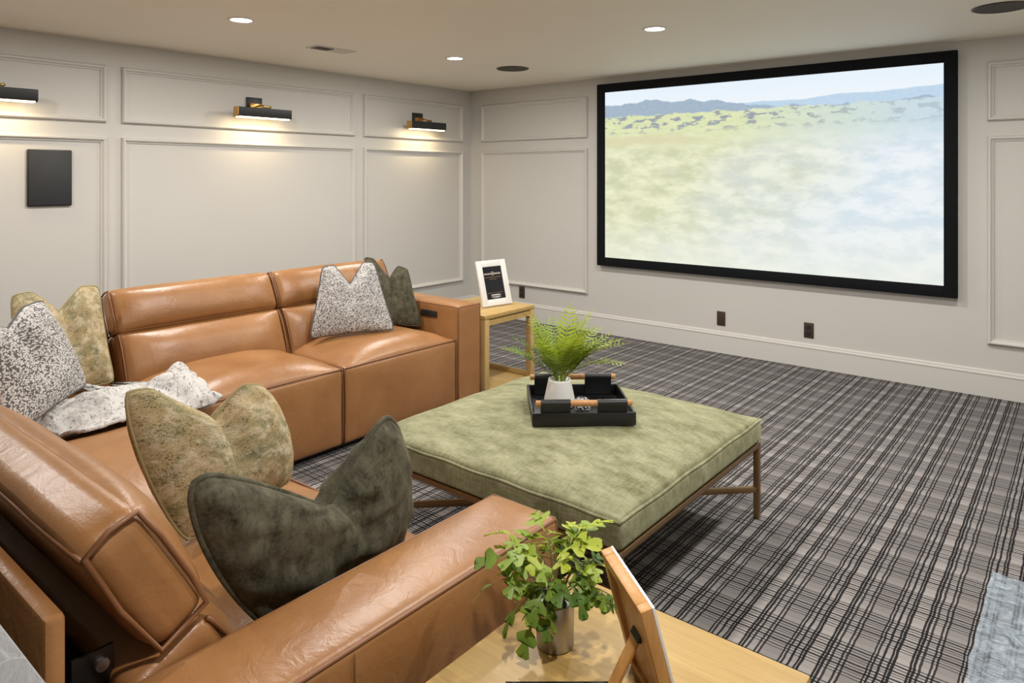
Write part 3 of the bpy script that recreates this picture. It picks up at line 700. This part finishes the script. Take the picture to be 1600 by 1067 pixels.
# ------------------------------------------------------------------ tray with handles, fern, ball
TZ = .4945; TC = Vector((-1.706, 2.523, TZ)); TA = R(41.4)
tray = thing('serving_tray', TC, 'square black serving tray with wooden rod handles on the ottoman', 'tray', rz=0)
TM = Matrix.Translation(TC) @ Matrix.Rotation(TA, 4, 'Z'); W, DP = .2095, .20
auto_smooth(MB().box(-W, W, -DP, DP, 0, .008, .002, M=TM).build('tray_base', M['trayblk'], tray))
for a in ((-W, W, -DP, -DP + .010), (-W, W, DP - .010, DP), (-W, -W + .010, -DP + .01, DP - .01), (W - .010, W, -DP + .01, DP - .01)):
    auto_smooth(MB().box(*a, .004, .052, .002, M=TM).build('tray_side', M['trayblk'], tray))
for y in (-DP + .012, DP - .012):
    rp = [TM @ Vector((x, y, .088)) for x in (-.195, -.193, .193, .195)]
    rod = auto_smooth(MB().tube(rp, [.0105, .0125, .0125, .0105], 16).build('handle_rod', M['rodwood'], tray), 50)
    for xa, xb in ((-.175, -.055), (.055, .175)):
        v = []; prof = [(.004, .010), (.006, .07)] + [(.0155 * math.cos(R(q)), .088 + .0155 * math.sin(R(q))) for q in range(-20, 201, 20)] + [(-.006, .07), (-.004, .010)]
        for x in (xa, xb): v += [TM @ Vector((x, y + a, z)) for a, z in prof]
        k = len(prof); f = [(i, i + 1, k + i + 1, k + i) for i in range(k - 1)] + [(k - 1, 0, k, 2 * k - 1)] + [tuple(range(k)), tuple(range(2 * k - 1, k - 1, -1))]
        auto_smooth(mesh('handle_strap', v, f, M['strap'], rod), 40)
# fern
FC = TM @ Vector((-.075, .045, .009))
fern = thing('potted_fern', FC, 'bright green fern in a white tapered pot standing in the tray', 'plant')
MB().lathe([(.066, 0), (.070, .004), (.068, .02), (.050, .105), (.048, .112), (.045, .112), (.044, .102)], FC, 40).build('pot', M['ceramic'], fern, True)
MB().lathe([(.001, .100), (.046, .098)], FC, 24).build('soil', M['soil'], fern)
def frond(base, az, length, droop, elev, npair, wid):
    b = MB(); pts = []; n_ = 18
    h = Vector((math.cos(az), math.sin(az), 0)); p = base.copy(); e = elev
    for i in range(n_ + 1):
        pts.append(p.copy()); d = h * math.cos(e) + Vector((0, 0, 1)) * math.sin(e); p = p + d * (length / n_); e -= droop / n_
    b.tube(pts, [.0016 * (1 - .7 * i / n_) for i in range(n_ + 1)], 5)
    side = Vector((-h.y, h.x, 0))
    for k in range(npair):
        s = .22 + .78 * k / npair; i = min(n_ - 1, int(s * n_)); fr = s * n_ - i; c = pts[i].lerp(pts[i + 1], fr); tg = (pts[i + 1] - pts[i]).normalized(); up = side.cross(tg)
        ln = wid * math.sin(math.pi * min(1, (s - .10) * 1.02)) ** .8 + .006
        for sg in (1, -1):
            d = (side * sg + tg * .45 + up * random.uniform(-.15, .2)).normalized(); wv = tg * ln * .105
            q1 = c + d * ln * .35 + up * ln * .05; q2 = c + d * ln * .75 + up * ln * .02; tip = c + d * ln - up * ln * .12 + tg * ln * .1
            b.add([c - wv * .4, c + wv * .4, q1 + wv, q1 - wv, q2 + wv * .7, q2 - wv * .7, tip], [(0, 1, 2, 3), (3, 2, 4, 5), (5, 4, 6)])
    # end leaflet
    b.add([pts[-1] - side * .003, pts[-1] + side * .003, pts[-1] + (pts[-1] - pts[-2]).normalized() * .03], [(0, 1, 2)])
    return b
fb = FC + Vector((0, 0, .10)); rnd = random.Random(11)
cr_, cf_ = Vector((math.cos(R(39.4)), math.sin(R(39.4)), 0)), 0
spec = []
for k in range(34):
    az = rnd.uniform(0, 2 * math.pi); el = rnd.uniform(.95, 1.5); spec.append((az, rnd.uniform(.20, .33), rnd.uniform(.4, 1.2), el))
spec += [(R(39.4), .34, 1.0, 1.0), (R(25), .30, 1.2, .9), (R(219), .29, .7, 1.1), (R(205), .27, .9, .95), (R(235), .30, .9, 1.0), (R(60), .33, .5, 1.35), (R(200), .31, .35, 1.35), (R(100), .33, .4, 1.45), (R(45), .30, .8, 1.15)]
for az, ln, dr, el in spec:
    o = frond(fb + Vector((math.cos(az), math.sin(az), 0)) * rnd.uniform(.004, .025), az, ln, dr, el, 14, rnd.uniform(.038, .055)).build('frond', M['ferndark' if el < 1.12 and ln < .30 else 'fern'], fern, fix=False)  # short, low-angled fronds take the darker green
bc = TM @ Vector((.01, -.065, .0085))
ball = MB().lathe([(.012, 0), (.026, .006), (.037, .022), (.038, .034), (.034, .050), (.024, .060), (.008, .065), (.001, .0655)], bc, 32).build('ornament_ball', M['dots'], None, True)
tag(ball, 'small black and white dotted ornament inside the black tray', 'ornament')

# ------------------------------------------------------------------ side tables
def side_table(x0, x1, y0, y1, h, label):
    t = thing('side_table', ((x0 + x1) / 2, (y0 + y1) / 2, 0), label, 'table', 'honey oak side tables')
    auto_smooth(MB().box(x0, x1, y0, y1, h - .030, h, .006).build('table_top', M['oak'], t))
    lw = .045; e = .002
    for x in (x0 + e, x1 - e - lw):
        for y in (y0 + e, y1 - e - lw): auto_smooth(MB().box(x, x + lw, y, y + lw, 0, h - .030, .003).build('leg', M['oakv'], t))
    zA, zB = h - .072, h - .037
    for y in (y0 + e + .003, y1 - e - .033): MB().box(x0 + lw, x1 - lw, y, y + .03, zA, zB).build('apron', M['oak'], t)
    for x in (x0 + e + .003, x1 - e - .033): MB().box(x, x + .03, y0 + lw, y1 - lw, zA, zB).build('apron', M['oak'], t)
    for y in (y0 + e + .003, y1 - e - .033): auto_smooth(MB().box(x0 + lw, x1 - lw, y, y + .03, .035, .085, .003).build('bottom_rail', M['oak'], t))
    auto_smooth(MB().box(x0 + .01, x1 - .01, y0 + .033, y1 - .033, .035, .055, .003).build('lower_shelf', M['oak'], t))
side_table(-3.665, -3.112, 3.505, 4.048, .57, 'honey oak side table between the far armrest and the screen wall')
side_table(-.945, -.402, .82, 1.365, .57, 'honey oak side table in the foreground beside the near armrest')

# ------------------------------------------------------------------ framed sign on the far table
def frame_panel(A, Bv, up, th):
    """A bottom-left seen from the front, Bv bottom-right, up = vector to top"""
    ex = (Bv - A).normalized(); ey = up.normalized(); ez = ex.cross(ey).normalized(); W_, H_ = (Bv - A).length, up.length
    return Matrix((( ex.x, ey.x, ez.x, A.x), (ex.y, ey.y, ez.y, A.y), (ex.z, ey.z, ez.z, A.z), (0, 0, 0, 1))), W_, H_
A, Bq = Vector((-3.318, 3.715, .573)), Vector((-3.270, 3.975, .573)); Mx, Wf, Hf = frame_panel(A, Bq, Vector((-.085, .012, .315)), .02)
fr = thing('framed_sign', (A + Bq) / 2, 'white picture frame with a black printed card on the far side table', 'picture frame')
bw = .046
for nm, a in (('frame_side', (0, bw, 0, Hf)), ('frame_side', (Wf - bw, Wf, 0, Hf)), ('frame_rail', (bw, Wf - bw, 0, bw)), ('frame_rail', (bw, Wf - bw, Hf - bw, Hf))):
    auto_smooth(MB().box(*a, -.008, .010, .002, M=Mx).build(nm, M['white'], fr))
card = MB().box(bw - .002, Wf - bw + .002, bw - .002, Hf - bw + .002, -.006, .003, M=Mx).build('printed_card', M['ink'], fr)
cw, ch = Wf - 2 * bw, Hf - 2 * bw
def dashes(y0, h, x0, x1, mat, seed, name, gap=.3):
    r = random.Random(seed); b = MB(); x = x0
    while x < x1:
        wd = r.uniform(.003, .008)
        b.box(bw + x * 1.0, bw + min(x + wd, x1), bw + y0, bw + y0 + h * r.uniform(.75, 1), .003, .0036, M=Mx); x += wd + (.0035 if r.random() < gap else .0012)
    b.build(name, mat, card)
dashes(ch * .765, .007, .012, cw * .40, M['inkwhite'], 1, 'lettering'); dashes(ch * .765, .007, cw * .60, cw - .012, M['inkwhite'], 2, 'lettering')
for yy in (.752, .806): MB().box(bw + .010, bw + cw * .40, bw + ch * yy, bw + ch * yy + .0015, .003, .0036, M=Mx).box(bw + cw * .60, bw + cw - .01, bw + ch * yy, bw + ch * yy + .0015, .003, .0036, M=Mx).build('gold_rule', M['inkgold'], card)
ring = [Mx @ Vector((bw + cw / 2 + .0135 * math.cos(a / 24 * 6.2832), bw + ch * .785 + .0135 * math.sin(a / 24 * 6.2832), .0035)) for a in range(24)]
MB().tube(ring, .0010, 5, closed=True).build('emblem_ring', M['inkwhite'], card)
eb = MB(); c0 = Vector((bw + cw / 2, bw + ch * .785, .0033))
for (xa, ya), (xb, yb) in (((-.006, -.006), (-.003, .006)), ((-.003, .006), (.003, -.006)), ((.003, -.006), (.006, .006)), ((-.007, .001), (.006, .004))): eb.tube([Mx @ (c0 + Vector((xa, ya, 0))), Mx @ (c0 + Vector((xb, yb, 0)))], .0015, 5)
eb.build('emblem', M['inkwhite'], card)
dashes(ch * .665, .004, .012, cw - .012, M['inkgold'], 3, 'lettering'); dashes(ch * .605, .004, cw * .3, cw * .68, M['inkgold'], 4, 'lettering')
dashes(ch * .19, .003, .016, cw - .016, M['inkgold'], 5, 'lettering'); dashes(ch * .115, .008, cw * .27, cw * .75, M['inkwhite'], 6, 'lettering'); dashes(ch * .06, .007, cw * .27, cw * .75, M['inkwhite'], 7, 'lettering'); dashes(ch * .03, .003, cw * .36, cw * .66, M['inkwhite'], 8, 'lettering')
es = Mx @ Vector((Wf / 2, Hf * .6, -.008)); MB().tube([es, Vector((es.x - .09, es.y - .01, .574))], .006, 6).build('easel_leg', M['white'], fr)

# ------------------------------------------------------------------ wooden frame seen from behind on the near table
T1, T2 = Vector((-.699, 1.145, .80)), Vector((-.546, 1.023, .80)); lean = Vector((.038, .047, -.2265))
Mx, Wf, Hf = frame_panel(T1 + lean, T2 + lean, -lean, .02)   # local +z points to the back (toward camera side) or front
zb = (Mx.to_3x3() @ Vector((0, 0, 1))); sgn = 1 if zb.dot(Vector((.63, .78, 0))) > 0 else -1
fr = thing('standing_picture', T1.lerp(T2, .5) + lean, 'wooden picture frame seen from its unfinished back in the foreground', 'picture frame')
def zr(a, b_): return (min(a * sgn, b_ * sgn), max(a * sgn, b_ * sgn))
bw = .022
for nm, a in (('frame_side', (0, bw, 0, Hf)), ('frame_side', (Wf - bw, Wf, 0, Hf)), ('frame_rail', (bw, Wf - bw, 0, bw)), ('frame_rail', (bw, Wf - bw, Hf - bw, Hf))):
    auto_smooth(MB().box(*a, *zr(-.022, -.002), .0015, M=Mx).build(nm, M['pine'], fr))
auto_smooth(MB().box(0, Wf, 0, Hf, *zr(-.002, .003), .001, M=Mx).build('front_face', M['white'], fr))
MB().box(bw, Wf - bw, bw, Hf - bw, *zr(-.014, -.003), M=Mx).build('backing_board', M['pine'], fr)
for xx, yy in ((.25, .93), (.62, .93), (.85, .35)):
    q = Matrix.Translation((Wf * xx, Hf * yy, 0)); MB().box(-.010, .010, -.004, .004, *zr(-.0165, -.0135), M=Mx @ q).build('turn_clip', M['black'], fr)
e0 = Mx @ Vector((Wf * .5, Hf * .55, -.016 * sgn)); e1 = Vector((e0.x - .042, e0.y - .042, .573))
ez = (e1 - e0).normalized(); ex = (T2 - T1).normalized(); ey = ez.cross(ex)
Em = Matrix(((ex.x, ey.x, ez.x, e0.x), (ex.y, ey.y, ez.y, e0.y), (ex.z, ey.z, ez.z, e0.z), (0, 0, 0, 1)))
leg = MB().box(-.014, .014, -.003, .003, 0, (e1 - e0).length, .001, M=Em).build('easel_leg', M['pine'], fr)
MB().box(-.016, .016, -.004, .004, -.006, .006, M=Em).build('hinge', M['black'], leg)
# dark card lying on the near table
ca = Vector((-.826, .987, .5705)); cb = Vector((-.682, 1.106, .5705)); d = (cb - ca).normalized()
Cm = Matrix(((d.x, d.y, 0, ca.x), (d.y, -d.x, 0, ca.y), (0, 0, 1, ca.z), (0, 0, 0, 1)))
pc = MB().box(0, (cb - ca).length, 0, .12, 0, .004, M=Cm).build('printed_leaflet', M['ink']); tag(pc, 'black printed leaflet lying flat at the near edge of the side table', 'leaflet')

# ------------------------------------------------------------------ lobed plant in steel cup
PC = Vector((-.822, 1.135, .57))
pl = thing('potted_plant', PC, 'lobed-leaf green plant in a small silver cup on the near table', 'plant')
MB().lathe([(.034, 0), (.037, .003), (.038, .088), (.037, .090), (.0355, .088), (.035, .078)], PC, 40).build('cup', M['steel'], pl, True)
MB().lathe([(.001, .082), (.0355, .076)], PC, 24).build('soil', M['soil'], pl)
LOBE = [(0.012, 0), (.03, .20), (.06, .28), (.20, .36), (.36, .50), (.40, .62), (.34, .68), (.24, .62), (.11, .50), (.07, .56), (.10, .68), (.20, .84), (.22, .96), (.14, 1.03), (.06, 1.0), (.02, .90), (0, .94)]
def leaf_mesh(kind, mat='leaf'):
    r = random.Random(kind); o = [(x * r.uniform(.8, 1.15), y) for x, y in LOBE]; V = []; F = []
    n_ = len(o); k = len(o)
    for sgn in (1, -1):
        V += [(x * sgn, y, .10 * abs(x) + .16 * y * (1 - y) * 1.2 - .22 * y * y + .03 * math.sin(8 * x + kind)) for x, y in o]
    mid = len(V); V += [(0, y, .16 * y * (1 - y) * 1.2 - .22 * y * y) for _, y in o]
    for s in (0, k):
        for i in range(k - 1):
            a = (s + i, s + i + 1, mid + i + 1, mid + i); F.append(a if s == 0 else a[::-1])
    me = D.meshes.new('leaf'); me.from_pydata(V, [], F); me.materials.append(M[mat])
    me.polygons.foreach_set('use_smooth', [True] * len(me.polygons)); me.update(); return me
LM = [leaf_mesh(k) for k in range(4)] + [leaf_mesh(k, 'upperleaf') for k in range(4)]
rnd = random.Random(5)
def add_leaf(p, d, size, roll):
    d = d.normalized(); s = d.cross(Vector((0, 0, 1)))
    s = s.normalized() if s.length > .05 else Vector((1, 0, 0)); u = s.cross(d)
    s2 = s * math.cos(roll) + u * math.sin(roll); u2 = s2.cross(d)
    o = D.objects.new('leaf', LM[rnd.randrange(4) + (4 if p.z + rnd.uniform(-.03, .03) > PC.z + .165 else 0)]); COL.objects.link(o); o.parent = pl  # higher leaves take the lighter yellow-green material
    m = Matrix((( s2.x, d.x, u2.x, p.x), (s2.y, d.y, u2.y, p.y), (s2.z, d.z, u2.z, p.z), (0, 0, 0, 1))) @ Matrix.Scale(size, 4)
    o.matrix_parent_inverse = Matrix.Translation(PC).inverted(); o.matrix_basis = m
CRV, CFV = Vector((math.cos(R(39.4)), math.sin(R(39.4)), 0)), Vector((-math.sin(R(39.4)), math.cos(R(39.4)), 0))
stems = [(.12, -.03, .07), (-.11, .00, .17), (-.085, .03, .21), (-.05, -.02, .19), (-.02, .05, .215), (.02, -.01, .20), (.05, .03, .22), (.065, .01, .25), (.09, -.02, .16), (.10, .04, .11), (-.12, -.02, .11), (-.075, -.05, .06), (-.05, -.06, .015), (.095, .0, .05), (.03, -.05, .12), (0, .07, .16), (-.03, -.05, .10)]
for a, c, h in stems:
    p0 = PC + Vector((0, 0, .078)) + (CRV * a + CFV * c) * .12; a *= .88; c *= .9; p3 = PC + CRV * a + CFV * c + Vector((0, 0, .07 + h * .60))
    p1 = p0 + Vector((0, 0, .05 + h * .3)) + (CRV * a + CFV * c) * .12; pts = []
    for i in range(9):
        q = i / 8; pts.append((1 - q) ** 2 * p0 + 2 * q * (1 - q) * p1 + q * q * p3)
    MB().tube(pts, [.0016 * (1 - .5 * i / 8) for i in range(9)], 5).build('stem', M['stem'], pl, True)
    dr = (pts[-1] - pts[-2]).normalized()
    add_leaf(pts[-1], dr + Vector((0, 0, -.1)), rnd.uniform(.060, .078), rnd.uniform(-.5, .5))
    for q in (4, 5, 6, 7):
        for sg in (1, -1):
            if rnd.random() < .66:
                sd = dr.cross(Vector((0, 0, 1))); sd = sd.normalized() if sd.length > .05 else CRV
                add_leaf(pts[q], sd * sg + dr * rnd.uniform(.3, .9) + Vector((0, 0, rnd.uniform(-.35, .25))), rnd.uniform(.038, .056), rnd.uniform(-.7, .7))

# ------------------------------------------------------------------ plastic film, stone counter
N = 60; V = []
for j in range(N + 1):
    for i in range(N + 1):
        x = -.29 + 1.1 * i / N + .012 * noise.noise(Vector((j * .2, 0, 0))) * (i < 2); y = 2.20 + 1.0 * j / N + .02 * noise.noise(Vector((i * .15, 4, 0))) - .10 * (i / N) * (j == N)
        z = .006 + .012 * abs(noise.noise(Vector((x * 9, y * 16, 1)))) + .008 * abs(noise.noise(Vector((x * 26 + y * 8, y * 22, 4))))
        V.append((x, y, z))
o = mesh('floor_film', V, [(j * (N + 1) + i, j * (N + 1) + i + 1, (j + 1) * (N + 1) + i + 1, (j + 1) * (N + 1) + i) for j in range(N) for i in range(N)], M['film'], None, True)
tag(o, 'crinkled clear plastic protective film on the carpet at bottom right', 'plastic film')
ct = thing('bar_counter', (-2.4, -.02, 0), 'grey stone bar counter just behind the near sofa run', 'counter')
auto_smooth(MB().box(-4.3, -.55, -.36, .292, .875, .905, .004).build('stone_top', M['stone'], ct))
MB().box(-4.25, -.60, -.30, .25, 0, .875).build('counter_body', M['cab'], ct)
